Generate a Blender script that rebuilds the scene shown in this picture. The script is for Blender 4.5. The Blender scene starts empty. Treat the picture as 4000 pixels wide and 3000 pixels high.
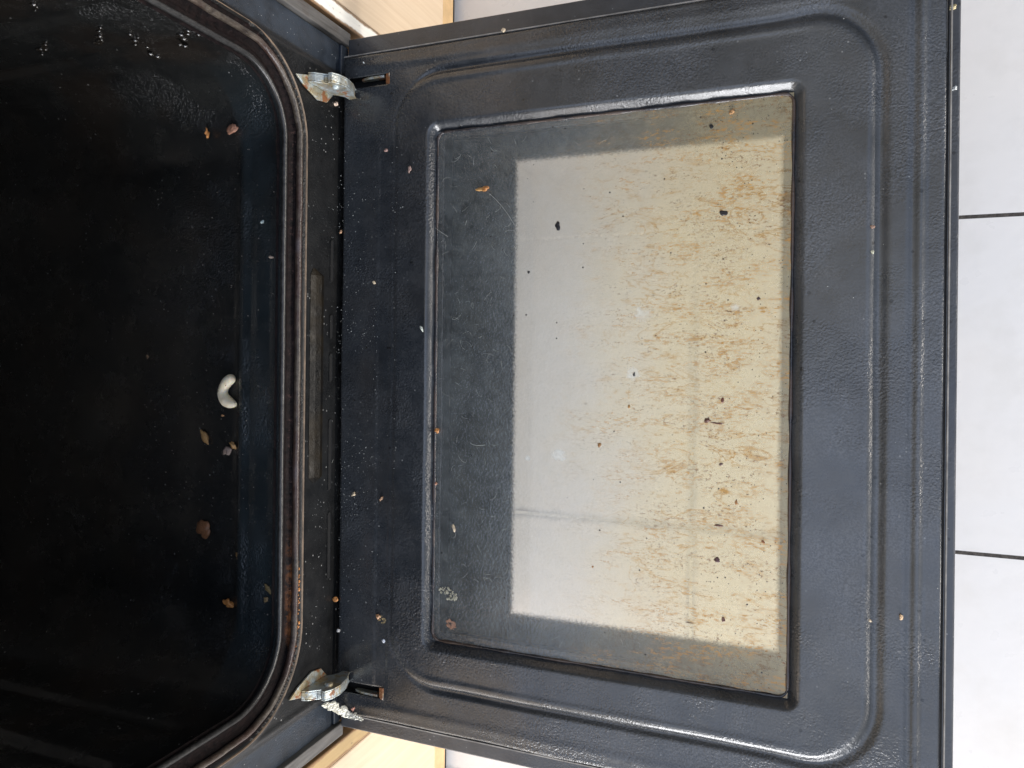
import bpy, bmesh, math, random
import numpy as np
from mathutils import Vector, Matrix

scene = bpy.context.scene
C = scene.collection
random.seed(7)
rng = np.random.RandomState(7)

# ------------------------------------------------------------------ camera
F_PX = 2909.5
CAM = np.array([0.3876, 0.0246, 0.5622])
ROT = np.array([[0.9319, -0.0102, 0.3626], [0.0110, 0.9999, -0.0002], [-0.3626, 0.0042, 0.9319]])
cam_data = bpy.data.cameras.new('camera')
cam = bpy.data.objects.new('camera', cam_data)
C.objects.link(cam)
cam_data.sensor_width = 36.0
cam_data.lens = F_PX / 4000.0 * 36.0
cam_data.shift_y = -98.0 / 4000.0
cam_data.clip_start = 0.01
cam_data.clip_end = 100
U, S_, V = np.linalg.svd(ROT)
RO = U @ V
M = Matrix([list(RO[0]) + [CAM[0]], list(RO[1]) + [CAM[1]], list(RO[2]) + [CAM[2]], [0, 0, 0, 1]])
cam.matrix_world = M
scene.camera = cam

# ------------------------------------------------------------------ view / world
scene.view_settings.view_transform = 'Standard'
scene.view_settings.look = 'None'
scene.view_settings.exposure = 0.0
scene.view_settings.gamma = 1.0
scene.view_settings.use_curve_mapping = False

world = bpy.data.worlds.new('World')
scene.world = world
world.use_nodes = True


def build_world():
    nt = world.node_tree
    nt.nodes.clear()
    L = nt.links
    out = nt.nodes.new('ShaderNodeOutputWorld')
    bg = nt.nodes.new('ShaderNodeBackground')
    tc = nt.nodes.new('ShaderNodeTexCoord')
    sep = nt.nodes.new('ShaderNodeSeparateXYZ')
    L.new(tc.outputs['Generated'], sep.inputs[0])
    # a dim room: warm lower walls, paler ceiling
    r = nt.nodes.new('ShaderNodeValToRGB')
    e = r.color_ramp.elements
    e[0].position = 0.0
    e[0].color = (0.22, 0.20, 0.17, 1)
    e[1].position = 1.0
    e[1].color = (1.35, 1.36, 1.38, 1)
    m = e.new(0.45)
    m.color = (0.42, 0.39, 0.34, 1)
    m = e.new(0.80)
    m.color = (0.66, 0.65, 0.63, 1)
    mr = nt.nodes.new('ShaderNodeMapRange')
    mr.inputs['From Min'].default_value = -0.2
    mr.inputs['From Max'].default_value = 1.0
    L.new(sep.outputs['Z'], mr.inputs['Value'])
    L.new(mr.outputs[0], r.inputs[0])
    n = nt.nodes.new('ShaderNodeTexNoise')
    n.inputs['Scale'].default_value = 2.2
    n.inputs['Detail'].default_value = 1.5
    L.new(tc.outputs['Generated'], n.inputs['Vector'])
    r2 = nt.nodes.new('ShaderNodeValToRGB')
    e = r2.color_ramp.elements
    e[0].position = 0.44
    e[0].color = (0.86, 0.78, 0.62, 1)
    e[1].position = 0.56
    e[1].color = (0.84, 1.00, 1.34, 1)
    dq = nt.nodes.new('ShaderNodeVectorMath')
    dq.operation = 'DOT_PRODUCT'
    L.new(tc.outputs['Generated'], dq.inputs[0])
    dq.inputs[1].default_value = (0.42, -0.10, 0.0)
    ad = nt.nodes.new('ShaderNodeMath')
    ad.operation = 'ADD'
    L.new(n.outputs['Fac'], ad.inputs[0])
    L.new(dq.outputs['Value'], ad.inputs[1])
    L.new(ad.outputs[0], r2.inputs[0])
    mx = nt.nodes.new('ShaderNodeMixRGB')
    mx.blend_type = 'MULTIPLY'
    mx.inputs[0].default_value = 1.0
    L.new(r.outputs[0], mx.inputs[1])
    L.new(r2.outputs[0], mx.inputs[2])
    # the ceiling is brighter on the window side of the room, darker over the oven
    dp = nt.nodes.new('ShaderNodeVectorMath')
    dp.operation = 'DOT_PRODUCT'
    L.new(tc.outputs['Generated'], dp.inputs[0])
    dp.inputs[1].default_value = (0.35, -0.90, 0.0)
    mr2 = nt.nodes.new('ShaderNodeMapRange')
    mr2.inputs['From Min'].default_value = -0.45
    mr2.inputs['From Max'].default_value = 0.45
    mr2.inputs['To Min'].default_value = 0.42
    mr2.inputs['To Max'].default_value = 1.8
    L.new(dp.outputs['Value'], mr2.inputs['Value'])
    mx2 = nt.nodes.new('ShaderNodeMixRGB')
    mx2.blend_type = 'MULTIPLY'
    mx2.inputs[0].default_value = 1.0
    L.new(mx.outputs[0], mx2.inputs[1])
    L.new(mr2.outputs[0], mx2.inputs[2])
    L.new(mx2.outputs[0], bg.inputs['Color'])
    bg.inputs['Strength'].default_value = 0.78
    L.new(bg.outputs[0], out.inputs['Surface'])


build_world()


def area_lamp(name, loc, target, sx, sy, power, col):
    d = bpy.data.lights.new(name, 'AREA')
    d.shape = 'RECTANGLE'
    d.size = sx
    d.size_y = sy
    d.energy = power
    d.color = col
    o = bpy.data.objects.new(name, d)
    C.objects.link(o)
    o.location = loc
    v = Vector(target) - Vector(loc)
    o.rotation_euler = v.to_track_quat('-Z', 'Y').to_euler()
    return o


area_lamp('window_light', (0.62, -2.7, 0.48), (0.3, 0.0, -0.1), 1.5, 1.4, 130, (0.96, 0.96, 0.98))
area_lamp('low_fill_light', (2.9, -0.2, 0.02), (0.2, 0.0, -0.2), 2.6, 0.46, 100, (1.0, 0.93, 0.85))  # added fill lamp that brightens the floor under the door

# ------------------------------------------------------------------ pixel -> point on a real surface
PP = np.array([2000.0, 1402.0])


def ray(px, py):
    return RO @ np.array([px - PP[0], -(py - PP[1]), -F_PX])


def on_z(px, py, z):
    r = ray(px, py)
    return CAM + r * (z - CAM[2]) / r[2]


def on_x(px, py, x):
    r = ray(px, py)
    return CAM + r * (x - CAM[0]) / r[0]


# ------------------------------------------------------------------ node helper
class NT:
    def __init__(self, name):
        self.m = bpy.data.materials.new(name)
        self.m.use_nodes = True
        self.t = self.m.node_tree
        self.t.nodes.clear()
        self.out = self.new('ShaderNodeOutputMaterial')
        self.tc = self.new('ShaderNodeTexCoord')
        self.obj = self.tc.outputs['Object']

    def new(self, k):
        return self.t.nodes.new(k)

    def put(self, sock, v):
        if hasattr(v, 'links'):
            self.t.links.new(v, sock)
        elif isinstance(v, (tuple, list)):
            if len(v) == 3 and sock.type == 'RGBA':
                v = tuple(v) + (1,)
            sock.default_value = v
        else:
            if sock.type in ('RGBA',):
                v = (v, v, v, 1)
            sock.default_value = v

    def mapv(self, scale=(1, 1, 1), loc=(0, 0, 0), vec=None):
        n = self.new('ShaderNodeMapping')
        self.put(n.inputs['Vector'], vec if vec is not None else self.obj)
        n.inputs['Scale'].default_value = scale
        n.inputs['Location'].default_value = loc
        return n.outputs[0]

    def noise(self, scale, detail=3, rough=0.55, vec=None, dist=0.0, col=False):
        n = self.new('ShaderNodeTexNoise')
        self.put(n.inputs['Vector'], vec if vec is not None else self.obj)
        n.inputs['Scale'].default_value = scale
        n.inputs['Detail'].default_value = detail
        n.inputs['Roughness'].default_value = rough
        n.inputs['Distortion'].default_value = dist
        return n.outputs['Color' if col else 'Fac']

    def voro(self, scale, vec=None, rnd=1.0):
        n = self.new('ShaderNodeTexVoronoi')
        self.put(n.inputs['Vector'], vec if vec is not None else self.obj)
        n.inputs['Scale'].default_value = scale
        n.inputs['Randomness'].default_value = rnd
        return n.outputs['Distance'], n.outputs['Color']

    def ramp(self, v, a, b, ca=0.0, cb=1.0, smooth=False):
        n = self.new('ShaderNodeMapRange')
        n.interpolation_type = 'SMOOTHSTEP' if smooth else 'LINEAR'
        n.clamp = True
        self.put(n.inputs['Value'], v)
        n.inputs['From Min'].default_value = a
        n.inputs['From Max'].default_value = b
        n.inputs['To Min'].default_value = ca
        n.inputs['To Max'].default_value = cb
        return n.outputs[0]

    def math(self, op, a, b=0.0, c=0.0):
        n = self.new('ShaderNodeMath')
        n.operation = op
        self.put(n.inputs[0], a)
        self.put(n.inputs[1], b)
        self.put(n.inputs[2], c)
        return n.outputs[0]

    def mul(self, a, b):
        return self.math('MULTIPLY', a, b)

    def add(self, a, b):
        return self.math('ADD', a, b)

    def mix(self, f, a, b, mode='MIX'):
        n = self.new('ShaderNodeMixRGB')
        n.blend_type = mode
        self.put(n.inputs[0], f)
        self.put(n.inputs[1], a)
        self.put(n.inputs[2], b)
        return n.outputs[0]

    def sep(self, v=None):
        n = self.new('ShaderNodeSeparateXYZ')
        self.put(n.inputs[0], v if v is not None else self.obj)
        return n.outputs

    def bump(self, h, dist, strength=1.0, normal=None):
        n = self.new('ShaderNodeBump')
        n.inputs['Distance'].default_value = dist
        self.put(n.inputs['Strength'], strength)
        self.put(n.inputs['Height'], h)
        if normal is not None:
            self.put(n.inputs['Normal'], normal)
        return n.outputs[0]

    def pbr(self, color, rough=0.5, metal=0.0, normal=None, spec=0.5, coat=0.0, coat_rough=0.1, sss=0.0):
        n = self.new('ShaderNodeBsdfPrincipled')
        self.put(n.inputs['Base Color'], color)
        self.put(n.inputs['Roughness'], rough)
        self.put(n.inputs['Metallic'], metal)
        self.put(n.inputs['Specular IOR Level'], spec)
        self.put(n.inputs['Coat Weight'], coat)
        self.put(n.inputs['Coat Roughness'], coat_rough)
        if sss:
            n.inputs['Subsurface Weight'].default_value = sss
            n.inputs['Subsurface Radius'].default_value = (0.003, 0.002, 0.001)
        if normal is not None:
            self.put(n.inputs['Normal'], normal)
        return n.outputs[0]

    def shader_mix(self, f, a, b):
        n = self.new('ShaderNodeMixShader')
        self.put(n.inputs[0], f)
        self.t.links.new(a, n.inputs[1])
        self.t.links.new(b, n.inputs[2])
        return n.outputs[0]

    def done(self, s):
        self.t.links.new(s, self.out.inputs['Surface'])
        return self.m

    def box_edge(self, x0, x1, y0, y1, ax='X', ay='Y'):
        """signed distance to an axis aligned box (negative inside)"""
        s = self.sep()
        dx = self.math('SUBTRACT', self.math('ABSOLUTE', self.math('SUBTRACT', s[ax], (x0 + x1) / 2)), (x1 - x0) / 2)
        dy = self.math('SUBTRACT', self.math('ABSOLUTE', self.math('SUBTRACT', s[ay], (y0 + y1) / 2)), (y1 - y0) / 2)
        return self.math('MAXIMUM', dx, dy)


# ------------------------------------------------------------------ materials
def enamel(name, base=(0.012, 0.0155, 0.020), dust=(0.118, 0.121, 0.122), dust_amt=0.30, rough=0.22, peel=1.0, brown=0.22,
           specks=True, warm=(0.036, 0.031, 0.026), spec=0.62, coat=0.35, channel=False, film_sheen=False, painted_sheen=False):
    n = NT(name)
    big = n.noise(9, 4, 0.6)
    big2 = n.noise(17, 3, 0.5, vec=n.mapv(loc=(3, 1, 5)))
    mid = n.noise(60, 4, 0.65)
    fine = n.noise(420, 2, 0.5)
    scuff = n.noise(1.0, 4, 0.6, vec=n.mapv(scale=(160, 45, 60)))
    d = n.mul(n.ramp(n.add(n.mul(big, 0.6), n.mul(mid, 0.4)), 0.36, 0.68, 0.1, 1.0), dust_amt)
    d = n.add(d, n.mul(n.ramp(scuff, 0.58, 0.75), 0.22 * dust_amt))
    if film_sheen:
        d = n.math('MINIMUM', n.add(n.mul(d, n.ramp(n.sep()['X'], 0.0, 0.4, 0.6, 1.3)), n.ramp(n.sep()['X'], 0.06, 0.46, 0.0, 0.27)), 1.0)  # lighter with X: ceiling reflection painted into the dust film
    col = n.mix(d, base, dust)
    col = n.mix(n.mul(n.ramp(big2, 0.45, 0.62), brown), col, warm)
    if specks:
        ds, dc = n.voro(260)
        keep = n.ramp(n.sep(dc)[0], 0.90, 0.91)
        sp = n.mul(n.ramp(ds, 0.14, 0.20, 1, 0), n.mul(keep, n.ramp(n.noise(23, 2), 0.48, 0.60)))
        col = n.mix(n.mul(sp, 0.75), col, (0.30, 0.30, 0.29))
        dsb, dcb = n.voro(150, vec=n.mapv(loc=(.3, .7, .1)))
        pit = n.mul(n.ramp(dsb, 0.16, 0.22, 1, 0), n.ramp(n.sep(dcb)[1], 0.93, 0.94))
        col = n.mix(n.mul(pit, 0.8), col, (0.004, 0.004, 0.004))
    r = n.add(n.ramp(mid, 0.3, 0.7, rough - 0.06, rough + 0.10), n.mul(d, 0.16))
    peelmask = n.ramp(n.noise(13, 3, 0.6, vec=n.mapv(loc=(8, 2, 1))), 0.42, 0.60, 0.12, 1.0)
    h = n.add(n.noise(620, 2, 0.5), n.mul(n.noise(300, 2), 0.5))
    nb = n.bump(h, 0.0008 * peel, peelmask)
    nb = n.bump(mid, 0.0005 * peel, 0.35, nb)
    if film_sheen:
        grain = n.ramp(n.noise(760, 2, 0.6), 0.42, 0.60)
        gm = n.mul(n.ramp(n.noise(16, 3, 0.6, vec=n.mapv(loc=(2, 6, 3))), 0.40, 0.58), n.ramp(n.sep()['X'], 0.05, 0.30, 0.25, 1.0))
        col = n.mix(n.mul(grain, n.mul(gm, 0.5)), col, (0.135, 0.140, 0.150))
        col = n.mix(n.mul(n.ramp(n.noise(7, 3, 0.6, vec=n.mapv(loc=(9, 1, 2))), 0.42, 0.66), 0.30), col, (0.008, 0.009, 0.011))
    if painted_sheen:
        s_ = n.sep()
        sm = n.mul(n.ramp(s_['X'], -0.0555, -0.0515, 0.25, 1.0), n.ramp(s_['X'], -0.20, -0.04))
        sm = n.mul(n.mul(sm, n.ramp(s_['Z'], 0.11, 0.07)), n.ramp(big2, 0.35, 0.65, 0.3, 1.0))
        col = n.mix(n.mul(sm, 0.8), col, (0.020, 0.030, 0.036))  # blue-grey reflection on the front cavity floor, painted into the colour
    if channel:
        ya = n.math('ABSOLUTE', n.sep()['Y'])
        cm = n.mul(n.ramp(ya, 0.279, 0.282), n.ramp(mid, 0.3, 0.65, 0.35, 0.9))
        col = n.mix(cm, col, (0.030, 0.040, 0.055))  # bluish window reflection painted over the dusty side channel
    return n.done(n.pbr(col, r, 0.0, nb, spec=spec, coat=coat, coat_rough=0.12))


M_ENAMEL = enamel('door_enamel', film_sheen=True)
M_FACE = enamel('oven_face_enamel', base=(0.004, 0.0045, 0.005), dust_amt=0.10, rough=0.36, peel=0.7, brown=0.15,
                warm=(0.012, 0.009, 0.007), spec=0.28, coat=0.0, channel=True)
M_CAVITY = enamel(painted_sheen=True, name='cavity_enamel', base=(0.005, 0.0055, 0.006), dust=(0.05, 0.05, 0.045), dust_amt=0.22, rough=0.20,
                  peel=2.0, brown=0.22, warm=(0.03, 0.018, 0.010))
M_SHELL = enamel('door_shell_black', base=(0.02, 0.022, 0.028), dust_amt=0.5, rough=0.35, peel=0.6, brown=0.1)


def simple(name, col, rough=0.5, metal=0.0, var=0.25, nscale=120, bump=0.0004, spec=0.5):
    n = NT(name)
    a = n.noise(nscale, 4, 0.65)
    c2 = tuple(min(1, c * (1 + var)) for c in col)
    c1 = tuple(c * (1 - var) for c in col)
    c = n.mix(n.ramp(a, 0.35, 0.65), c1, c2)
    return n.done(n.pbr(c, rough, metal, n.bump(a, bump), spec=spec))


M_DARK = simple('dark_interior', (0.004, 0.004, 0.004), 0.8)
M_BLACK_GAP = simple('shadow_gap_black', (0.006, 0.005, 0.004), 0.7)


def trim_mat():
    n = NT('side_trim_grey')
    a = n.noise(1.0, 4, 0.6, vec=n.mapv(scale=(60, 300, 25)))
    b = n.noise(40, 4, 0.6)
    col = n.mix(n.ramp(a, 0.3, 0.7), (0.045, 0.042, 0.038), (0.12, 0.115, 0.108))
    col = n.mix(n.ramp(b, 0.55, 0.75, 0, 0.6), col, (0.05, 0.03, 0.022))
    return n.done(n.pbr(col, n.ramp(b, 0.3, 0.7, 0.42, 0.62), 0.0, n.bump(a, 0.0003)))


M_TRIM = trim_mat()


def gasket_mat():
    n = NT('door_gasket_rubber')
    a = n.noise(150, 4, 0.7)
    b = n.noise(28, 4, 0.6)
    col = n.mix(n.ramp(a, 0.3, 0.7), (0.016, 0.012, 0.010), (0.080, 0.065, 0.050))
    col = n.mix(n.ramp(b, 0.42, 0.58, 0, 0.7), col, (0.040, 0.020, 0.016))
    col = n.mix(n.ramp(b, 0.60, 0.68, 0, 0.5), col, (0.07, 0.062, 0.068))
    return n.done(n.pbr(col, n.ramp(a, 0.3, 0.7, 0.28, 0.5), 0.0, n.bump(a, 0.0008)))


M_GASKET = gasket_mat()


def flange_mat():
    n = NT('greasy_flange_enamel')
    s = n.sep()
    a = n.noise(220, 4, 0.7)
    b = n.noise(35, 4, 0.6)
    col = n.mix(n.ramp(a, 0.35, 0.7), (0.004, 0.0035, 0.004), (0.016, 0.010, 0.010))
    low = n.ramp(s['Z'], 0.062, 0.050)
    rust = n.mul(n.mul(low, n.ramp(s['Y'], -0.10, -0.17)), n.ramp(n.noise(75, 4, 0.7), 0.46, 0.56))
    col = n.mix(n.mul(rust, 0.9), col, (0.42, 0.15, 0.035))
    g = n.ramp(n.noise(340, 2), 0.62, 0.68)
    col = n.mix(n.mul(n.mul(g, low), 0.6), col, (0.25, 0.14, 0.12))
    return n.done(n.pbr(col, n.ramp(b, 0.3, 0.7, 0.45, 0.75), 0.0, n.bump(a, 0.0012), spec=0.10))


M_FLANGE = flange_mat()


def lip_mat():
    n = NT('cavity_lip_worn')
    a = n.noise(180, 4, 0.7)
    col = n.mix(n.ramp(a, 0.35, 0.7), (0.010, 0.010, 0.010), (0.036, 0.035, 0.034))
    return n.done(n.pbr(col, 0.36, 0.0, n.bump(a, 0.0005)))


M_LIP = lip_mat()
M_FIN = simple('worn_metal_edge', (0.115, 0.08, 0.052), 0.5, 0.0, 0.4, 90)
M_EDGE = simple('worn_enamel_edge', (0.30, 0.28, 0.25), 0.5, 0.0, 0.3, 60)


def zinc_mat(name, tint, rust_amt):
    n = NT(name)
    a = n.noise(130, 4, 0.65)
    b = n.noise(70, 4, 0.7, vec=n.mapv(loc=(5, 3, 2)))
    col = n.mix(n.ramp(a, 0.35, 0.65), tint, (0.44, 0.51, 0.54))
    col = n.mix(n.ramp(b, 0.52, 0.60, 0, 0.8), col, (0.36, 0.29, 0.16))
    r = n.ramp(n.noise(95, 5, 0.7, vec=n.mapv(loc=(1, 7, 2))), 0.62 - rust_amt, 0.68 - rust_amt)
    col = n.mix(r, col, (0.20, 0.08, 0.03))
    metal = n.ramp(r, 0, 1, 0.75, 0.0)
    return n.done(n.pbr(col, n.ramp(a, 0.3, 0.7, 0.36, 0.65), metal, n.bump(a, 0.0011)))


M_ZINC = zinc_mat('zinc_plated_steel', (0.38, 0.38, 0.33), 0.06)
M_YZINC = zinc_mat('yellowed_zinc_plate', (0.40, 0.33, 0.18), 0.10)
M_RUST = zinc_mat('rusty_hook_steel', (0.45, 0.32, 0.2), 0.22)


def wood_mat():
    n = NT('cream_wood_laminate')
    g = n.noise(1.0, 5, 0.6, vec=n.mapv(scale=(40, 170, 6)), dist=0.4)
    g2 = n.noise(1.0, 3, 0.6, vec=n.mapv(scale=(12, 34, 2.2)), dist=1.0)
    col = n.mix(n.ramp(g, 0.3, 0.7), (0.56, 0.43, 0.29), (0.67, 0.54, 0.39))
    col = n.mix(n.ramp(g2, 0.45, 0.7, 0, 0.2), col, (0.56, 0.41, 0.26))
    return n.done(n.pbr(col, 0.38, 0.0, n.bump(g, 0.00015)))


M_WOOD = wood_mat()
M_PLINTH = simple('tan_plinth_laminate', (0.56, 0.38, 0.19), 0.45, 0, 0.12, 60, 0.0002)


def strip_mat(name, base, grime):
    n = NT(name)
    s = n.sep()
    g = n.noise(45, 5, 0.65)
    e = n.noise(140, 4, 0.7)
    col = n.mix(n.ramp(n.noise(1.0, 3, 0.6, vec=n.mapv(scale=(1, 200, 14))), 0.35, 0.7), base,
                tuple(c * 0.85 for c in base))
    edge = n.ramp(n.math('ABSOLUTE', n.math('SUBTRACT', n.math('ABSOLUTE', s['Y']), 0.3315)), 0.0035, 0.0078)
    m = n.mul(n.ramp(n.add(n.mul(edge, 0.42), n.mul(g, 0.62)), 0.44, 0.60), grime)
    col = n.mix(m, col, (0.22, 0.12, 0.05))
    sp = n.ramp(e, 0.66, 0.70)
    col = n.mix(n.mul(sp, 0.7), col, (0.06, 0.04, 0.03))
    return n.done(n.pbr(col, 0.4, 0.0, n.bump(e, 0.0003)))


M_STRIP_W = strip_mat('stained_white_edge_strip', (0.92, 0.89, 0.80), 0.95)
M_STRIP_T = strip_mat('stained_tan_edge_strip', (0.42, 0.29, 0.13), 0.9)


def tile_mat():
    n = NT('cream_floor_tile')
    a = n.noise(5, 3, 0.5)
    b = n.noise(24, 4, 0.6)
    col = n.mix(n.ramp(a, 0.35, 0.65), (0.775, 0.745, 0.705), (0.755, 0.735, 0.71))
    col = n.mix(n.ramp(b, 0.5, 0.75, 0, 0.30), col, (0.62, 0.59, 0.54))
    # soiled halo along the joints
    s = n.sep()
    jx = n.math('ABSOLUTE', n.math('SUBTRACT', n.math('FRACT', n.math('DIVIDE', n.math('SUBTRACT', s['X'], 0.280 - 0.3165 * 9.5), 0.3165)), 0.5))
    jy = n.math('ABSOLUTE', n.math('SUBTRACT', n.math('FRACT', n.math('DIVIDE', n.math('SUBTRACT', s['Y'], 0.16325 - 0.3165 * 9.5), 0.3165)), 0.5))
    j = n.mul(n.math('MINIMUM', jx, jy), 0.3165)
    j = n.add(j, n.mul(n.math('SUBTRACT', n.noise(110, 3, 0.7), 0.5), 0.010))
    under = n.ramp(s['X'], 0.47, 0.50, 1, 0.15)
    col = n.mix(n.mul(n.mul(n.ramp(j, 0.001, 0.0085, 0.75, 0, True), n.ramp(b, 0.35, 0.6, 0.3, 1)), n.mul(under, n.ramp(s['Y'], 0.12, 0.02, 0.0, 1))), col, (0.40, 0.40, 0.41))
    ds, dc = n.voro(42)
    sp = n.mul(n.ramp(ds, 0.05, 0.09, 1, 0), n.ramp(n.sep(dc)[0], 0.80, 0.81))
    sp = n.mul(sp, n.ramp(n.noise(15, 2), 0.46, 0.56))
    col = n.mix(n.mul(sp, 0.75), col, (0.12, 0.11, 0.10))
    return n.done(n.pbr(col, n.ramp(b, 0.3, 0.7, 0.25, 0.42), 0.0, n.bump(n.noise(90, 2), 0.00015), spec=0.5))


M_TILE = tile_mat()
n = NT('worn_grout')
g_ = n.noise(220, 4, 0.7)
g2_ = n.noise(11, 3, 0.6)
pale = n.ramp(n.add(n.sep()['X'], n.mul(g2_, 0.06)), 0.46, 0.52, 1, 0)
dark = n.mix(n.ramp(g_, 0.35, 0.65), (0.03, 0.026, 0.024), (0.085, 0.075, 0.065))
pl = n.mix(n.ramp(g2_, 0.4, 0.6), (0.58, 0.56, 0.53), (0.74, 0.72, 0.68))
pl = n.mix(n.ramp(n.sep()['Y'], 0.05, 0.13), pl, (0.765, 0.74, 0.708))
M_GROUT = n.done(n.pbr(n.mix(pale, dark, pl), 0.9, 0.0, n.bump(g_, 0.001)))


def inner_glass_mat():
    n = NT('greasy_inner_glass')
    s = n.sep()
    fine = n.noise(420, 2, 0.5)
    film_sheen = n.noise(14, 4, 0.6)
    film2 = n.noise(130, 4, 0.7)
    grad = n.ramp(n.add(s['X'], n.mul(film_sheen, 0.10)), 0.235, 0.385, 0, 1, True)       # grease grows towards the handle end
    # amber streaks running along X
    st = n.noise(1.0, 6, 0.78, vec=n.mapv(scale=(52, 150, 1)), dist=0.3)
    streak = n.mul(n.ramp(st, 0.55, 0.67, 0, 1), grad)
    contour = n.math('ABSOLUTE', n.math('SUBTRACT', n.noise(1.0, 4, 0.62, vec=n.mapv(scale=(17, 42, 1), loc=(4, 2, 0)), dist=1.2), 0.5))
    tide = n.mul(n.ramp(contour, 0.002, 0.020, 1, 0), n.mul(grad, n.ramp(n.noise(19, 3), 0.45, 0.58)))
    amber = n.math('MINIMUM', n.add(n.mul(streak, 0.8), n.mul(tide, 0.7)), 1.0)
    tint = n.mix(n.mul(grad, 0.75), (1.0, 0.95, 0.89), (1.0, 0.87, 0.57))
    tint = n.mix(amber, tint, (0.76, 0.44, 0.10))
    # scratchy clusters of burnt specks
    cl = n.ramp(n.noise(1.0, 3, 0.6, vec=n.mapv(scale=(26, 60, 1), loc=(1, 9, 0))), 0.47, 0.60)
    sp1 = n.ramp(n.noise(1.0, 3, 0.75, vec=n.mapv(scale=(300, 560, 1))), 0.56, 0.62)
    spk = n.mul(n.mul(sp1, cl), grad)
    d1, c1 = n.voro(190, vec=n.mapv(scale=(1, 1, 0)))
    dots = n.mul(n.ramp(d1, 0.10, 0.15, 1, 0), n.ramp(n.sep(c1)[0], 0.93, 0.94))
    d2, c2 = n.voro(420, vec=n.mapv(scale=(1, 1, 0), loc=(.1, .2, 0)))
    dots2 = n.mul(n.ramp(d2, 0.16, 0.22, 1, 0), n.mul(n.ramp(n.sep(c2)[1], 0.78, 0.80), n.ramp(n.add(s['X'], n.mul(film_sheen, 0.12)), 0.32, 0.40)))
    trans = n.new('ShaderNodeBsdfTransparent')
    n.put(trans.inputs['Color'], tint)
    # haze of dried spray and lint
    worm = n.math('ABSOLUTE', n.math('SUBTRACT', n.noise(230, 2, 0.5, dist=1.5), 0.5))
    worms = n.ramp(worm, 0.0, 0.035, 1, 0)
    hz = n.add(0.045, n.mul(n.ramp(n.add(n.mul(film_sheen, 0.5), n.mul(film2, 0.5)), 0.38, 0.62), 0.075))
    hz = n.add(hz, n.mul(worms, 0.055))
    rightness = n.ramp(s['X'], 0.13, 0.37, 0.0, 0.22)  # extra painted haze towards the handle end, brightening the pane
    hz = n.add(hz, rightness)
    dif = n.new('ShaderNodeBsdfDiffuse')
    n.put(dif.inputs['Color'], n.mix(n.mul(amber, 0.8), n.mix(grad, (0.66, 0.72, 0.72), (0.92, 0.79, 0.50)), (0.52, 0.26, 0.06)))
    g = n.shader_mix(hz, trans.outputs[0], dif.outputs[0])
    # brown burnt marks
    dirt = n.new('ShaderNodeBsdfDiffuse')
    n.put(dirt.inputs['Color'], n.mix(n.noise(90, 3), (0.05, 0.025, 0.015), (0.30, 0.12, 0.03)))
    g = n.shader_mix(n.mul(spk, 0.8), g, dirt.outputs[0])
    blk = n.new('ShaderNodeBsdfDiffuse')
    n.put(blk.inputs['Color'], (0.012, 0.009, 0.008))
    g = n.shader_mix(n.math('MINIMUM', n.add(dots, n.mul(dots2, 0.8)), 1.0), g, blk.outputs[0])
    # rusty streaky clusters
    rc = n.ramp(n.noise(1.0, 3, 0.6, vec=n.mapv(scale=(22, 70, 1), loc=(7, 3, 0))), 0.48, 0.60)
    rf = n.ramp(n.noise(1.0, 4, 0.8, vec=n.mapv(scale=(170, 480, 1), loc=(2, 5, 0))), 0.50, 0.60)
    ru = n.new('ShaderNodeBsdfDiffuse')
    n.put(ru.inputs['Color'], n.mix(n.noise(160, 2), (0.40, 0.17, 0.03), (0.60, 0.33, 0.08)))
    g = n.shader_mix(n.mul(n.mul(n.mul(rc, rf), grad), 0.9), g, ru.outputs[0])
    # pale blots
    for (px, py, r) in ((2512, 1230, 0.0085), (2185, 1780, 0.0070), (2470, 1458, 0.0070), (2870, 1200, 0.004), (2060, 1790, 0.003)):
        p = on_z(px, py, -0.0045)
        vd = n.new('ShaderNodeVectorMath')
        vd.operation = 'DISTANCE'
        n.put(vd.inputs[0], n.mapv(scale=(1, 1.25, 0)))
        vd.inputs[1].default_value = (p[0], p[1] * 1.25, 0)
        dist = n.add(vd.outputs['Value'], n.mul(n.math('SUBTRACT', n.noise(300, 3, 0.7), 0.5), r * 1.4))
        blot = n.mul(n.ramp(dist, r * 0.45, r * 0.95, 0.75, 0), n.ramp(film2, 0.35, 0.6, 0.4, 1.0))
        w = n.new('ShaderNodeBsdfDiffuse')
        n.put(w.inputs['Color'], (0.80, 0.84, 0.80))
        g = n.shader_mix(n.mul(blot, 0.6), g, w.outputs[0])
    gl = n.new('ShaderNodeBsdfGlossy')
    gl.inputs['Roughness'].default_value = 0.16
    n.put(gl.inputs['Color'], (1, 1, 1))
    nb = n.bump(n.add(fine, n.mul(film2, 0.6)), 0.0006, 0.8)
    n.put(gl.inputs['Normal'], nb)
    fr = n.new('ShaderNodeFresnel')
    fr.inputs['IOR'].default_value = 1.5
    n.put(fr.inputs['Normal'], nb)
    g = n.shader_mix(fr.outputs[0], g, gl.outputs[0])
    return n.done(g)


M_GLASS = inner_glass_mat()


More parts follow.
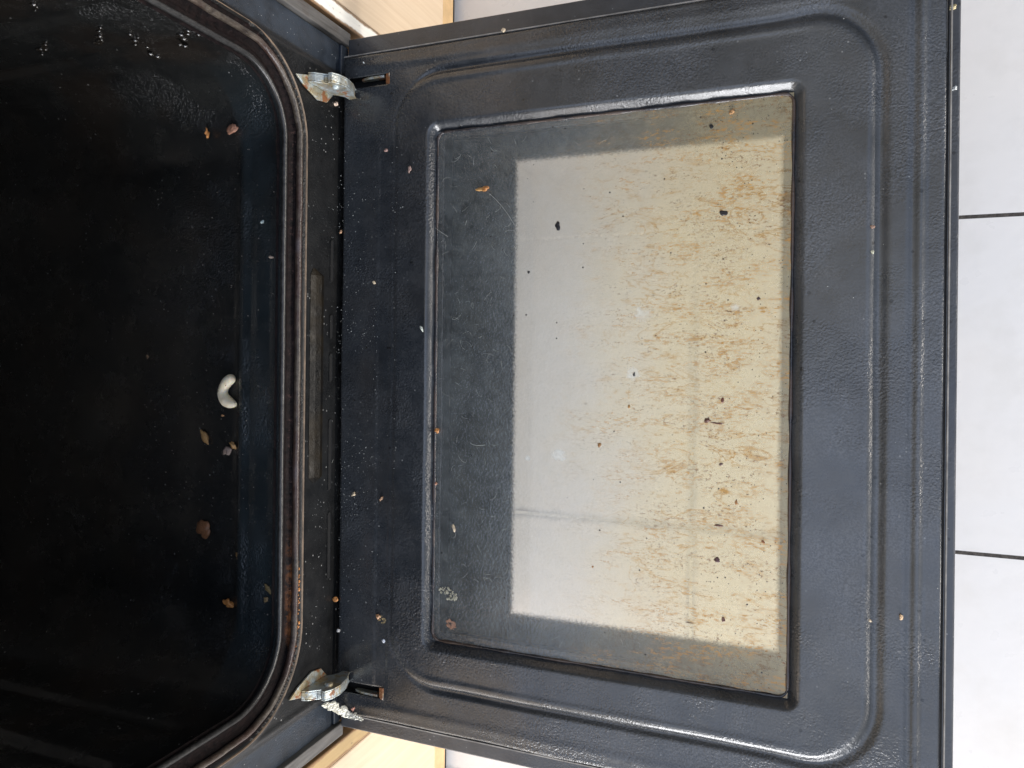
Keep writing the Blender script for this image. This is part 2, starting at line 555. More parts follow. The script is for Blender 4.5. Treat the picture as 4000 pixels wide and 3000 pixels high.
def outer_glass_mat():
    n = NT('outer_glass_with_black_border')
    d = n.box_edge(0.158, 0.3735, -0.193, 0.1945)
    jit = n.mul(n.math('SUBTRACT', n.noise(480, 3, 0.75), 0.5), 0.0090)
    m = n.ramp(n.add(d, jit), -0.0034, 0.0034, 0, 1, True)
    tr = n.new('ShaderNodeBsdfTransparent')
    tr.inputs['Color'].default_value = (0.975, 0.985, 0.98, 1)
    gl = n.new('ShaderNodeBsdfGlossy')
    gl.inputs['Roughness'].default_value = 0.03
    fr = n.new('ShaderNodeFresnel')
    fr.inputs['IOR'].default_value = 1.5
    clear = n.shader_mix(fr.outputs[0], tr.outputs[0], gl.outputs[0])
    col = n.mix(n.ramp(n.noise(30, 4), 0.4, 0.65), (0.022, 0.026, 0.028), (0.05, 0.052, 0.045))
    frit = n.pbr(col, 0.25, 0.0, spec=0.5)
    return n.done(n.shader_mix(m, clear, frit))


M_OGLASS = outer_glass_mat()
M_GREY_DUST = simple('pale_dust', (0.36, 0.37, 0.36), 0.7, 0, 0.4, 300)
M_LINT = simple('pale_lint', (0.42, 0.42, 0.38), 0.8, 0, 0.2, 300)


# ------------------------------------------------------------------ mesh helpers
def mesh_obj(name, verts, faces, mat, parent=None, smooth=True, edges=()):
    me = bpy.data.meshes.new(name)
    me.from_pydata([tuple(map(float, v)) for v in verts], list(edges), [tuple(map(int, f)) for f in faces])
    me.update()
    o = bpy.data.objects.new(name, me)
    C.objects.link(o)
    if mat is not None:
        me.materials.append(mat)
    if smooth:
        me.polygons.foreach_set('use_smooth', [True] * len(me.polygons))
    if parent is not None:
        o.parent = parent
        o.matrix_parent_inverse = wm(parent).inverted()
    return o


WM = {}


def wm(o):
    return WM.get(o.name, Matrix.Identity(4))


def bm_obj(name, bm, mat, parent=None, smooth=False):
    bmesh.ops.recalc_face_normals(bm, faces=bm.faces)
    me = bpy.data.meshes.new(name)
    bm.to_mesh(me)
    bm.free()
    if mat is not None:
        me.materials.append(mat)
    if smooth:
        me.polygons.foreach_set('use_smooth', [True] * len(me.polygons))
    o = bpy.data.objects.new(name, me)
    C.objects.link(o)
    if parent is not None:
        o.parent = parent
        o.matrix_parent_inverse = wm(parent).inverted()
    return o


def bevel(o, w, seg=2):
    b = o.modifiers.new('bevel', 'BEVEL')
    b.width = w
    b.segments = seg
    b.limit_method = 'ANGLE'
    b.angle_limit = math.radians(40)
    return o


def box_bm(bm, a, b):
    (x0, y0, z0), (x1, y1, z1) = a, b
    vs = [bm.verts.new(v) for v in ((x0, y0, z0), (x1, y0, z0), (x1, y1, z0), (x0, y1, z0),
                                    (x0, y0, z1), (x1, y0, z1), (x1, y1, z1), (x0, y1, z1))]
    for f in ((0, 3, 2, 1), (4, 5, 6, 7), (0, 1, 5, 4), (1, 2, 6, 5), (2, 3, 7, 6), (3, 0, 4, 7)):
        bm.faces.new([vs[i] for i in f])


def box(name, a, b, mat, parent=None, bev=0.0):
    bm = bmesh.new()
    box_bm(bm, a, b)
    o = bm_obj(name, bm, mat, parent)
    if bev:
        bevel(o, bev)
    return o


def empty(name, loc):
    o = bpy.data.objects.new(name, None)
    C.objects.link(o)
    o.location = loc
    o.empty_display_size = 0.02
    WM[o.name] = Matrix.Translation(Vector(loc))
    return o


def tag(o, label=None, cat=None, group=None, kind=None):
    if label:
        o['label'] = label
    if cat:
        o['category'] = cat
    if group:
        o['group'] = group
    if kind:
        o['kind'] = kind
    return o


def rr_sdf(x, y, cx, cy, hx, hy, r):
    qx = np.abs(x - cx) - hx + r
    qy = np.abs(y - cy) - hy + r
    return np.hypot(np.maximum(qx, 0), np.maximum(qy, 0)) + np.minimum(np.maximum(qx, qy), 0) - r


def sst(a, b, x):
    t = np.clip((x - a) / (b - a), 0, 1)
    return t * t * (3 - 2 * t)


def rr_path(cy, cz, hy, hz, r, n_arc=14, n_side=24):
    """rounded rectangle path in (y,z), counter clockwise, with outward normals"""
    pts = []
    corners = [(cy + hy - r, cz - hz + r, -90), (cy + hy - r, cz + hz - r, 0), (cy - hy + r, cz + hz - r, 90), (cy - hy + r, cz - hz + r, 180)]
    prev = None
    for k, (a, b, t0) in enumerate(corners):
        arc = []
        for i in range(n_arc + 1):
            t = math.radians(t0 + 90 * i / n_arc)
            arc.append((a + r * math.cos(t), b + r * math.sin(t), math.cos(t), math.sin(t)))
        pts.append(arc)
    res = []
    for k in range(4):
        arc = pts[k]
        res += arc
        nx = pts[(k + 1) % 4][0]
        e = arc[-1]
        for i in range(1, n_side):
            f = i / n_side
            res.append((e[0] + (nx[0] - e[0]) * f, e[1] + (nx[1] - e[1]) * f, e[2], e[3]))
    return res


def sweep(name, path, prof, mat, parent, closed_prof=False, jitter=0.0, smooth=True):
    """prof: list of (outward offset, x)"""
    V, Fc = [], []
    n, m = len(path), len(prof)
    for i, (y, z, ny, nz) in enumerate(path):
        j = jitter * (math.sin(i * 1.7) + math.sin(i * 0.63 + 1)) * 0.5
        for (s, x) in prof:
            V.append((x + j * 0.5, y + ny * (s + j), z + nz * (s + j)))
    for i in range(n):
        for k in range(m if closed_prof else m - 1):
            a, b = i * m + k, i * m + (k + 1) % m
            c, d = ((i + 1) % n) * m + (k + 1) % m, ((i + 1) % n) * m + k
            Fc.append((a, b, c, d))
    return mesh_obj(name, V, Fc, mat, parent, smooth)


def tube_bm(bm, pts, rad, seg=6):
    rings = []
    n = len(pts)
    for i, p in enumerate(pts):
        p = Vector(p)
        t = (Vector(pts[min(i + 1, n - 1)]) - Vector(pts[max(i - 1, 0)])).normalized()
        up = Vector((0, 0, 1)) if abs(t.z) < 0.9 else Vector((1, 0, 0))
        a = t.cross(up).normalized()
        b = t.cross(a).normalized()
        r = rad[i] if isinstance(rad, (list, tuple)) else rad
        rings.append([bm.verts.new(p + a * r * math.cos(2 * math.pi * k / seg) + b * r * math.sin(2 * math.pi * k / seg)) for k in range(seg)])
    for i in range(n - 1):
        for k in range(seg):
            bm.faces.new((rings[i][k], rings[i][(k + 1) % seg], rings[i + 1][(k + 1) % seg], rings[i + 1][k]))
    bm.faces.new(rings[0][::-1])
    bm.faces.new(rings[-1])


# ------------------------------------------------------------------ setting: floor
ZF = -0.247
floor_base = box('floor_grout', (-0.75, -1.9, ZF - 0.03), (2.6, 1.9, ZF - 0.00005), M_GROUT)
tag(floor_base, kind='structure')
bm = bmesh.new()
P = 0.3165
GW = 0.0036
for i in range(-3, 8):
    for j in range(-6, 6):
        x0, x1 = 0.280 + (i - 1) * P, 0.280 + i * P
        y0, y1 = 0.005 + P * (j - 0.5), 0.005 + P * (j + 0.5)
        if x1 < -0.7:
            continue
        dz = 0.0
        box_bm(bm, (x0 + GW / 2, y0 + GW / 2, ZF - 0.008), (x1 - GW / 2, y1 - GW / 2, ZF + dz))
floor = bm_obj('floor', bm, M_TILE)
tag(floor, kind='structure')

# ------------------------------------------------------------------ cabinets beside the oven
def cabinet(name, sgn, mat_strip, label):
    e = empty(name, (0.0, sgn * 0.6, ZF))
    tag(e, label, 'cabinet', 'kitchen cabinets beside the oven')

    def yb(a, b):
        return (min(sgn * a, sgn * b), max(sgn * a, sgn * b))
    y0, y1 = yb(0.3235, 0.3395)
    box('side_panel_edge', (-0.5, y0, -0.205), (0.001, y1, 0.46), mat_strip, e, 0.0012)
    y0, y1 = yb(0.3410, 0.95)
    box('door_front', (-0.020, y0, -0.2045), (0.0, y1, 0.46), M_WOOD, e, 0.0015)
    y0, y1 = yb(0.3425, 0.95)
    box('carcass', (-0.5, y0, -0.2000), (-0.022, y1, 0.455), M_PLINTH, e)
    y0, y1 = yb(0.3235, 0.95)
    box('plinth', (-0.45, y0, -0.2345), (-0.002, y1, -0.2075), M_PLINTH, e, 0.001)
    box('plinth_gap_shade', (-0.44, y0 + 0.001, -0.2455), (-0.006, y1 - 0.001, -0.2360), M_BLACK_GAP, e)  # dark strip standing in for the shaded gap above the floor
    return e


cabinet('kitchen_cabinet', 1, M_STRIP_W, 'cream wood cabinet beside the oven whose edge strip is white and rust-stained')
cabinet('kitchen_cabinet', -1, M_STRIP_T, 'cream wood cabinet beside the oven whose edge strip is dull tan, nearest the white crust')

# ------------------------------------------------------------------ oven
oven = empty('oven', (-0.25, 0, ZF))
tag(oven, 'dirty black built-in oven with its glass door lying open and food crumbs inside', 'oven')

# front face sheet, height field in (y, z)
OCY, OCZ, OHY, OHZ, ORR = 0.0025, 0.231, 0.2475, 0.159, 0.050


def face_sheet():
    ys = np.arange(-0.3065, 0.30651, 0.00175)
    zs = np.arange(-0.004, 0.4601, 0.00175)
    Y, Z = np.meshgrid(ys, zs, indexing='ij')
    sd = rr_sdf(Y, Z, OCY, OCZ, OHY, OHZ, ORR)
    X = np.zeros_like(Y)
    a = np.abs(Y)
    X += -0.0030 * sst(0.274, 0.281, a)                           # recessed side channel
    X += 0.0012 * np.exp(-((a - 0.272) / 0.0022) ** 2)
    X += 0.0030 * sst(0.030, 0.022, sd)                           # swells slightly towards the gasket seat
    keep = sd > 0.0205
    idx = -np.ones(Y.shape, int)
    V, Fc = [], []
    ny, nz = Y.shape
    cellkeep = keep[:-1, :-1] | keep[1:, :-1] | keep[:-1, 1:] | keep[1:, 1:]
    used = np.zeros(Y.shape, bool)
    used[:-1, :-1] |= cellkeep
    used[1:, :-1] |= cellkeep
    used[:-1, 1:] |= cellkeep
    used[1:, 1:] |= cellkeep
    X = np.where(sd < 0.0212, -0.004, X)
    idx[used] = np.arange(used.sum())
    V = np.stack([X[used], Y[used], Z[used]], 1)
    for i, k in np.argwhere(cellkeep):
        Fc.append((idx[i, k], idx[i + 1, k], idx[i + 1, k + 1], idx[i, k + 1]))
    return mesh_obj('front_face', V, Fc, M_FACE, oven)


face_sheet()
box('face_bottom_rail', (-0.03, -0.3060, -0.0160), (-0.0006, 0.3060, -0.0045), M_FACE, oven, 0.001)
for s in (1, -1):
    y0, y1 = sorted((s * 0.3068, s * 0.3185))
    box('side_trim', (-0.012, y0, -0.0150), (0.0022, y1, 0.46), M_TRIM, oven, 0.0008)
path = rr_path(OCY, OCZ, OHY, OHZ, ORR)
sweep('cavity_flange', path, [(0.0238, -0.004), (0.0234, 0.0012), (0.0205, 0.0010), (0.0180, 0.0002), (0.0135, -0.0008), (0.0110, -0.0040), (0.0085, -0.0045),
                              (0.0072, -0.0035), (0.0060, -0.0050), (0.0048, -0.0045), (0.002, -0.007), (-0.0005, -0.008)], M_FLANGE, oven)
# thin raised metal edge
sweep('seal_channel_edge', path, [(0.0236, 0.0), (0.0236, 0.0040), (0.0229, 0.0043), (0.0227, 0.0)], M_FIN, oven)
circ = [(0.0146 + 0.0023 * math.cos(t), 0.0026 + 0.0028 * math.sin(t)) for t in [2 * math.pi * k / 12 for k in range(12)]]
sweep('door_gasket', path, circ, M_GASKET, oven, True, 0.00035)
circ = [(0.0012 + 0.0021 * math.cos(t), -0.0018 + 0.0022 * math.sin(t)) for t in [2 * math.pi * k / 12 for k in range(12)]]
sweep('cavity_lip', path, circ, M_LIP, oven, True, 0.0001)


def cavity():
    p = rr_path(OCY, OCZ, OHY, OHZ, ORR, 12, 60)
    xs = [-0.002, -0.006, -0.010, -0.016, -0.022] + list(np.arange(-0.030, -0.421, -0.004)) + [-0.424, -0.426]
    V, Fc = [], []
    n = len(p)
    for x in xs:
        s0 = 0.0075 * float(sst(-0.004, -0.016, x))
        if x < -0.418:
            s0 -= 0.012 * float(sst(-0.418, -0.427, x))
        for (y, z, ny, nz) in p:
            s = s0
            if abs(nz) < 0.3:
                for zk in (0.135, 0.195, 0.255, 0.315):
                    s += 0.005 * math.exp(-((z - zk) / 0.0055) ** 2) * float(sst(-0.03, -0.05, x)) * float(sst(-0.415, -0.39, x))
            dz = 0.0
            if nz < -0.9 and abs(y) < 0.215:
                w = float(sst(0.215, 0.19, abs(y)))
                dz = -0.0045 * w * float(sst(-0.0510, -0.0555, x)) - 0.0014 * w * float(sst(-0.0365, -0.0395, x)) + 0.0014 * w * float(sst(-0.0425, -0.0450, x))
            V.append((x, y + ny * s, z + nz * s + dz))
    m = len(xs)
    for i in range(m - 1):
        for k in range(n):
            a, b = i * n + k, i * n + (k + 1) % n
            Fc.append((a, b, b + n, a + n))
    Fc.append(tuple(range((m - 1) * n, m * n)))
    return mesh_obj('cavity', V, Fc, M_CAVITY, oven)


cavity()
ZCF = OCZ - OHZ - 0.0075            # cavity floor at the front
ZCF2 = ZCF - 0.0045                 # sunk part
bm = bmesh.new()
box_bm(bm, (-0.50, -0.316, -0.0155), (-0.445, 0.316, 0.455))
box_bm(bm, (-0.4449, -0.316, 0.4565), (-0.0130, 0.316, 0.459))
for s in (1, -1):
    y0, y1 = sorted((s * 0.3145, s * 0.316))
    box_bm(bm, (-0.4449, y0, -0.0155), (-0.0130, y1, 0.456))
bm_obj('body_shell', bm, M_SHELL, oven)
box('drawer_front', (-0.45, -0.312, -0.225), (-0.014, 0.312, -0.018), M_SHELL, oven, 0.002)
for sx in (-0.42, -0.06):
    for sy in (-0.27, 0.27):
        box('foot', (sx - 0.015, sy - 0.015, ZF + 0.0005), (sx + 0.015, sy + 0.015, -0.2255), M_DARK, oven)

# pressed louvre under the gasket
bm = bmesh.new()
pr = [(0.0005, 0.038), (0.0026, 0.0330), (0.0042, 0.0275), (0.0036, 0.0228), (0.0005, 0.0215)]
ra = [bm.verts.new((x, -0.078, z)) for x, z in pr]
rb = [bm.verts.new((x, 0.094, z)) for x, z in pr]
for k in range(4):
    bm.faces.new((ra[k], ra[k + 1], rb[k + 1], rb[k]))
tip = bm.verts.new((0.0006, 0.101, 0.034))
for k in range(4):
    bm.faces.new((rb[k], rb[k + 1], tip))
tip = bm.verts.new((0.0006, -0.084, 0.031))
for k in range(4):
    bm.faces.new((ra[k + 1], ra[k], tip))
n = NT('greasy_louvre_enamel')
a = n.noise(90, 4, 0.65)
col = n.mix(n.ramp(n.noise(40, 4), 0.42, 0.62), (0.004, 0.004, 0.004), (0.012, 0.009, 0.005))
M_LOUV = n.done(n.pbr(col, n.ramp(a, 0.3, 0.7, 0.3, 0.55), 0.0, n.bump(a, 0.0008), spec=0.14))
bevel(bm_obj('pressed_louvre', bm, M_LOUV, oven), 0.0012, 3)

# vent slots along the bottom of the face
for (ya, yb) in ((0.090, 0.128), (0.028, 0.002), (-0.030, -0.094), (-0.112, -0.172), (0.062, 0.040)):
    y0, y1 = sorted((ya, yb))
    z = 0.0078
    bm = bmesh.new()
    pts = []
    r = 0.0028
    for k in range(9):
        t = math.radians(-90 + 180 * k / 8)
        pts.append((y1 - r + r * math.cos(t), z + r * math.sin(t)))
    for k in range(9):
        t = math.radians(90 + 180 * k / 8)
        pts.append((y0 + r + r * math.cos(t), z + r * math.sin(t)))
    lo = [bm.verts.new((-0.001, y, zz)) for y, zz in pts]
    hi = [bm.verts.new((0.0007, y, zz)) for y, zz in pts]
    cy = (y0 + y1) / 2
    hi2 = [bm.verts.new((0.0007, cy + (y - cy) * 0.985, z + (zz - z) * 0.72)) for y, zz in pts]
    inn = [bm.verts.new((0.0002, cy + (y - cy) * 0.98, z + (zz - z) * 0.66)) for y, zz in pts]
    nn = len(pts)
    for k in range(nn):
        bm.faces.new((lo[k], lo[(k + 1) % nn], hi[(k + 1) % nn], hi[k]))
        bm.faces.new((hi[k], hi[(k + 1) % nn], hi2[(k + 1) % nn], hi2[k]))
        bm.faces.new((hi2[k], hi2[(k + 1) % nn], inn[(k + 1) % nn], inn[k]))
    slot = bm_obj('vent_slot', bm, M_FACE, oven)
    bm = bmesh.new()
    bm.faces.new([bm.verts.new((0.00045, cy + (y - cy) * 0.979, z + (zz - z) * 0.68)) for y, zz in pts])
    bm_obj('slot_shade_face', bm, M_DARK, slot)  # black sheet standing in for the shade inside the slot

# ------------------------------------------------------------------ oven door
door = empty('door', (0.0, 0.0, -0.02))
door.parent = oven
door.matrix_parent_inverse = wm(oven).inverted()
door['label'] = 'oven door lying open'


def door_panel():
    step = 0.00135
    xs = np.arange(0.0045, 0.4768, step)
    ys = np.arange(-0.2915, 0.29151, step)
    # snap grid lines on the window hole
    X, Y = np.meshgrid(xs, ys, indexing='ij')
    Z = np.zeros_like(X)
    sp = rr_sdf(X, Y, 0.245, 0.0065, 0.1835, 0.2565, 0.040)
    right = sst(0.36, 0.42, X)
    left = sst(0.110, 0.066, X)
    w = 0.0095 + 0.0050 * right - 0.0040 * left
    D = 0.0030 * (1 - 0.80 * left)
    t = np.clip(sp / w, 0, 1)
    Z += 0.0014 * (1 - sst(0, 1, t)) * (1 - 0.6 * left) - D * np.sin(np.pi * t) ** 2
    Z += 0.0008 * (1 - left) * (1 - right) * np.exp(-((sp + 0.0030) / 0.0022) ** 2)
    sw = rr_sdf(X, Y, 0.239, 0.001, 0.1485, 0.2225, 0.0095) + 0.0065
    Z = np.where(sw < 0.0085, Z * sst(-0.002, 0.0075, sw) + (-0.0065) * (1 - sst(-0.0005, 0.0075, sw)), Z)
    # rim features
    Z += -0.0008 * np.exp(-((X - 0.4562) / 0.0020) ** 2)
    Z += 0.0005 * np.exp(-((X - 0.4603) / 0.0022) ** 2)
    Z += -0.0012 * sst(0.461, 0.4645, X)
    inb = sst(-0.275, -0.262, Y) * sst(0.225, 0.20, Y)
    Z += -0.0004 * inb * sst(0.0415, 0.0445, X) * (1 - sst(0.0545, 0.0565, X))
    Z += 0.0008 * np.exp(-((np.abs(Y) - 0.280) / 0.004) ** 2)
    # gentle waviness of the pressed sheet
    Z += 0.0004 * np.sin(X * 31 + 1.3) * np.cos(Y * 23) + 0.00025 * np.sin(X * 67 + Y * 41)
    # rolled edges
    e = np.minimum(np.minimum(0.4768 - X, 0.2915 - np.abs(Y)), X - 0.0045)
    Z += -0.0022 * (1 - sst(0, 0.0035, e)) ** 2
    hole = sw < -0.006
    for s in (1, -1):
        hole |= (X > 0.0105) & (X < 0.0525) & (np.abs(Y * s - 0.2668) < 0.0056)
    hole |= (sw > 1)
    keepc = ~(hole[:-1, :-1] & hole[1:, :-1] & hole[:-1, 1:] & hole[1:, 1:])
    used = np.zeros(X.shape, bool)
    for a, b in ((slice(None, -1), slice(None, -1)), (slice(1, None), slice(None, -1)), (slice(None, -1), slice(1, None)), (slice(1, None), slice(1, None))):
        used[a, b] |= keepc
    idx = -np.ones(X.shape, int)
    idx[used] = np.arange(used.sum())
    V = np.stack([X[used], Y[used], Z[used]], 1)
    Fc = [(idx[i, k], idx[i + 1, k], idx[i + 1, k + 1], idx[i, k + 1]) for i, k in np.argwhere(keepc)]
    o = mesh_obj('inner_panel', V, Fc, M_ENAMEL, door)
    sm = o.modifiers.new('thickness', 'SOLIDIFY')
    sm.thickness = 0.0012
    sm.offset = -1
    return o


door_panel()
# worn bright edge round the enamel sheet
bm = bmesh.new()
ex0, ex1, ey = 0.0045, 0.4774, 0.2921
for (a, b) in (((ex0, ey - 0.0004, -0.0042), (ex1, ey + 0.0006, -0.0016)), ((ex0, -ey - 0.0006, -0.0042), (ex1, -ey + 0.0004, -0.0016)),
               ((ex1 + 0.0001, -ey - 0.0006, -0.0042), (ex1 + 0.0010, ey + 0.0006, -0.0014))):
    box_bm(bm, a, b)
bm_obj('panel_edge', bm, M_EDGE, door)


def ring_prism(name, o4, i4, z0, z1, mat, parent, bev=0.0):
    (x0, x1, y0, y1), (a0, a1, b0, b1) = o4, i4
    bm = bmesh.new()
    outer = [(x0, y0), (x1, y0), (x1, y1), (x0, y1)]
    inner = [(a0, b0), (a1, b0), (a1, b1), (a0, b1)]
    ot = [bm.verts.new((x, y, z1)) for x, y in outer]
    ob = [bm.verts.new((x, y, z0)) for x, y in outer]
    it = [bm.verts.new((x, y, z1)) for x, y in inner]
    ib = [bm.verts.new((x, y, z0)) for x, y in inner]
    for k in range(4):
        j = (k + 1) % 4
        bm.faces.new((ot[k], ot[j], it[j], it[k]))
        bm.faces.new((ob[j], ob[k], ib[k], ib[j]))
        bm.faces.new((ob[k], ob[j], ot[j], ot[k]))
        bm.faces.new((it[k], it[j], ib[j], ib[k]))
    o = bm_obj(name, bm, mat, parent)
    if bev:
        bevel(o, bev)
    return o


ring_prism('door_shell', (0.0015, 0.4850, -0.3100, 0.3125), (0.100, 0.378, -0.214, 0.216), -0.0285, -0.0120, M_SHELL, door, 0.0012)
ring_prism('inner_core', (0.060, 0.4775, -0.2895, 0.2895), (0.0985, 0.3795, -0.2155, 0.2175), -0.0118, -0.0078, M_DARK, door)
# outer glass: clear in the middle with a black border
box('outer_glass', (0.0010, -0.3110, -0.0335), (0.4862, 0.3135, -0.0292), M_OGLASS, door, 0.0006)
ring_prism('outer_glass_edge', (0.0008, 0.4868, -0.3116, 0.3141), (0.0012, 0.4864, -0.3112, 0.3137), -0.0345, -0.0295,
           simple('pale_glass_edge', (0.62, 0.56, 0.50), 0.3, 0, 0.15), door)
# inner glass pane (single dirty surface facing up, thin body below)
gb = bmesh.new()
box_bm(gb, (0.0975, -0.2150, -0.0060), (0.3805, 0.2170, -0.0045))
gl = bm_obj('inner_glass', gb, M_GLASS, door)
n = NT('clear_glass_underside')
tr = n.new('ShaderNodeBsdfTransparent')
gl.data.materials.append(n.done(tr.outputs[0]))
for p in gl.data.polygons:
    p.material_index = 0 if p.normal.z > 0.5 else 1
# glossy bead of sealant round the pane
bm = bmesh.new()
cx, cy, hx, hy = 0.239, 0.001, 0.1415, 0.2155
pts = [(y, z) for (y, z, _, _) in rr_path(cx, cy, hx, hy, 0.007, 8, 60)]
rings = []
for i, (x, y) in enumerate(pts):
    x2, y2 = pts[(i + 1) % len(pts)]
    t = Vector((x2 - x, y2 - y, 0)).normalized()
    nrm = Vector((t.y, -t.x, 0))
    r = 0.0013 + 0.0004 * math.sin(i * 0.9) * math.sin(i * 0.23) + random.uniform(-0.00015, 0.00015)
    rings.append([bm.verts.new(Vector((x, y, -0.0048)) + nrm * r * math.cos(q) + Vector((0, 0, 1)) * r * math.sin(q)) for q in [k * math.pi / 4 for k in range(8)]])
for i in range(len(rings)):
    a, b = rings[i], rings[(i + 1) % len(rings)]
    for k in range(8):
        bm.faces.new((a[k], a[(k + 1) % 8], b[(k + 1) % 8], b[k]))
n = NT('grimy_sealant')
a = n.noise(260, 4, 0.7)
col = n.mix(n.ramp(n.noise(30, 3), 0.4, 0.6), (0.012, 0.012, 0.016), (0.07, 0.045, 0.032))
M_SEAL = n.done(n.pbr(col, 0.22, 0.0, n.bump(a, 0.0009), coat=0.5))
bm_obj('glass_seal', bm, M_SEAL, door, smooth=True)

# slots for the hinge arms: dark lining
for s in (1, -1):
    y0, y1 = sorted((s * 0.2608, s * 0.2728))
    bm = bmesh.new()
    v = lambda x, y, z: bm.verts.new((x, y, z))
    q = [v(0.0095, y0, -0.0008), v(0.0535, y0, -0.0008), v(0.0535, y1, -0.0008), v(0.0095, y1, -0.0008)]
    w = [v(0.0095, y0, -0.0110), v(0.0535, y0, -0.0110), v(0.0535, y1, -0.0110), v(0.0095, y1, -0.0110)]
    for k in range(4):
        j = (k + 1) % 4
        bm.faces.new((q[k], q[j], w[j], w[k]))
    bm.faces.new(w)
    bm_obj('hinge_slot', bm, M_DARK, door)


# ------------------------------------------------------------------ hinges
def plate_xz(bm, pts, y0, y1):
    a = [bm.verts.new((x, y0, z)) for x, z in pts]
    b = [bm.verts.new((x, y1, z)) for x, z in pts]
    bm.faces.new(a)
    bm.faces.new(b[::-1])
    n = len(pts)
    for k in range(n):
        bm.faces.new((a[k], a[(k + 1) % n], b[(k + 1) % n], b[k]))


def hinge(s, lab):
    h = empty('hinge', (0.0, s * 0.258, 0.03))
    h.parent = oven
    h.matrix_parent_inverse = wm(oven).inverted()
    h['label'] = lab
    Y = lambda v: s * v
    # flange plate screwed on the face
    bm = bmesh.new()
    poly = [(0.2548, 0.0625), (0.2490, 0.0520), (0.2430, 0.0330), (0.2450, 0.0200), (0.2535, 0.0120), (0.2600, 0.0180), (0.2600, 0.0450)]
    a = [bm.verts.new((0.0008, Y(y), z)) for y, z in poly]
    b = [bm.verts.new((0.0026, Y(y), z)) for y, z in poly]
    n = len(poly)
    bm.faces.new(a)
    bm.faces.new(b)
    for k in range(n):
        bm.faces.new((a[k], a[(k + 1) % n], b[(k + 1) % n], b[k]))
    bevel(bm_obj('mounting_plate', bm, M_YZINC, h), 0.0004)
    arm = [(0.0028, 0.0480), (0.0080, 0.0460), (0.0140, 0.0405), (0.0162, 0.0385), (0.0180, 0.0415), (0.0215, 0.0410), (0.0248, 0.0350),
           (0.0262, 0.0260), (0.0240, 0.0130), (0.0200, 0.0040), (0.0170, -0.0050), (0.0110, -0.0050), (0.0110, 0.0060), (0.0070, 0.0120), (0.0028, 0.0150)]
    bm = bmesh.new()
    y0, y1 = sorted((Y(0.2530), Y(0.2542)))
    plate_xz(bm, arm, y0, y1)
    y0, y1 = sorted((Y(0.2602), Y(0.2614)))
    plate_xz(bm, arm, y0, y1)
    # web along the front edge in two stretches
    for (i0, i1) in ((0, 3), (4, 9)):
        for k in range(i0, i1):
            (xa, za), (xb, zb) = arm[k], arm[k + 1]
            d = Vector((xb - xa, 0, zb - za)).normalized()
            nn = Vector((-d.z, 0, d.x)) * -0.0013
            ya, yb2 = Y(0.2543), Y(0.2601)
            vs = [Vector((xa, ya, za)), Vector((xb, ya, zb)), Vector((xb, yb2, zb)), Vector((xa, yb2, za))]
            lo = [bm.verts.new(v) for v in vs]
            hi = [bm.verts.new(v + nn) for v in vs]
            bm.faces.new(lo)
            bm.faces.new(hi[::-1])
            for q in range(4):
                bm.faces.new((lo[q], lo[(q + 1) % 4], hi[(q + 1) % 4], hi[q]))
    bevel(bm_obj('arm', bm, M_ZINC, h), 0.0005)
    # pivot rivet
    bm = bmesh.new()
    prof = [(0.0, 0.0036), (0.0014, 0.0036), (0.0022, 0.0026), (0.0026, 0.0)]
    c0 = Vector((0.0175, Y(0.2530), 0.0300))
    rings = []
    for (d, r) in prof[:-1]:
        rings.append([bm.verts.new(c0 + Vector((r * math.cos(t), -s * d, r * math.sin(t)))) for t in [2 * math.pi * k / 16 for k in range(16)]])
    top = bm.verts.new(c0 + Vector((0, -s * 0.0026, 0)))
    for i in range(2):
        for k in range(16):
            bm.faces.new((rings[i][k], rings[i][(k + 1) % 16], rings[i + 1][(k + 1) % 16], rings[i + 1][k]))
    for k in range(16):
        bm.faces.new((rings[2][k], rings[2][(k + 1) % 16], top))
    bm_obj('rivet', bm, M_ZINC, h, smooth=True)
    # lever inside the door slot with a rusty hooked end
    bm = bmesh.new()
    y0, y1 = sorted((Y(0.2690), Y(0.2712)))
    plate_xz(bm, [(0.022, -0.0035), (0.030, -0.0008), (0.046, -0.0008), (0.046, -0.0070), (0.022, -0.0070)], y0, y1)
    bevel(bm_obj('lever', bm, M_YZINC, h), 0.0004)
    bm = bmesh.new()
    y0, y1 = sorted((Y(0.2618), Y(0.2722)))
    plate_xz(bm, [(0.0470, -0.0045), (0.0480, -0.0005), (0.0525, 0.0006), (0.0530, -0.0020), (0.0500, -0.0090), (0.0470, -0.0090)], y0, y1)
    bevel(bm_obj('rusty_hook', bm, M_RUST, h), 0.0006)
    return h


hinge(1, 'bright zinc hinge seen from its inner side')
hinge(-1, 'yellowed hinge beside the white crust')

# ------------------------------------------------------------------ food bits
MCACHE = {}


def bit_mat(col, rough=0.55):
    key = tuple(col)
    if key not in MCACHE:
        n = NT('baked_food')
        a = n.noise(700, 4, 0.7)
        b = n.noise(260, 3, 0.6)
        c = n.mix(n.ramp(a, 0.38, 0.62), tuple(v * 0.55 for v in col), col)
        c = n.mix(n.ramp(b, 0.62, 0.70, 0, 0.6), c, (col[0] * 0.25, col[1] * 0.18, col[2] * 0.15))
        MCACHE[key] = n.done(n.pbr(c, rough, 0.0, n.bump(a, 0.0005), coat=0.2))
    return MCACHE[key]


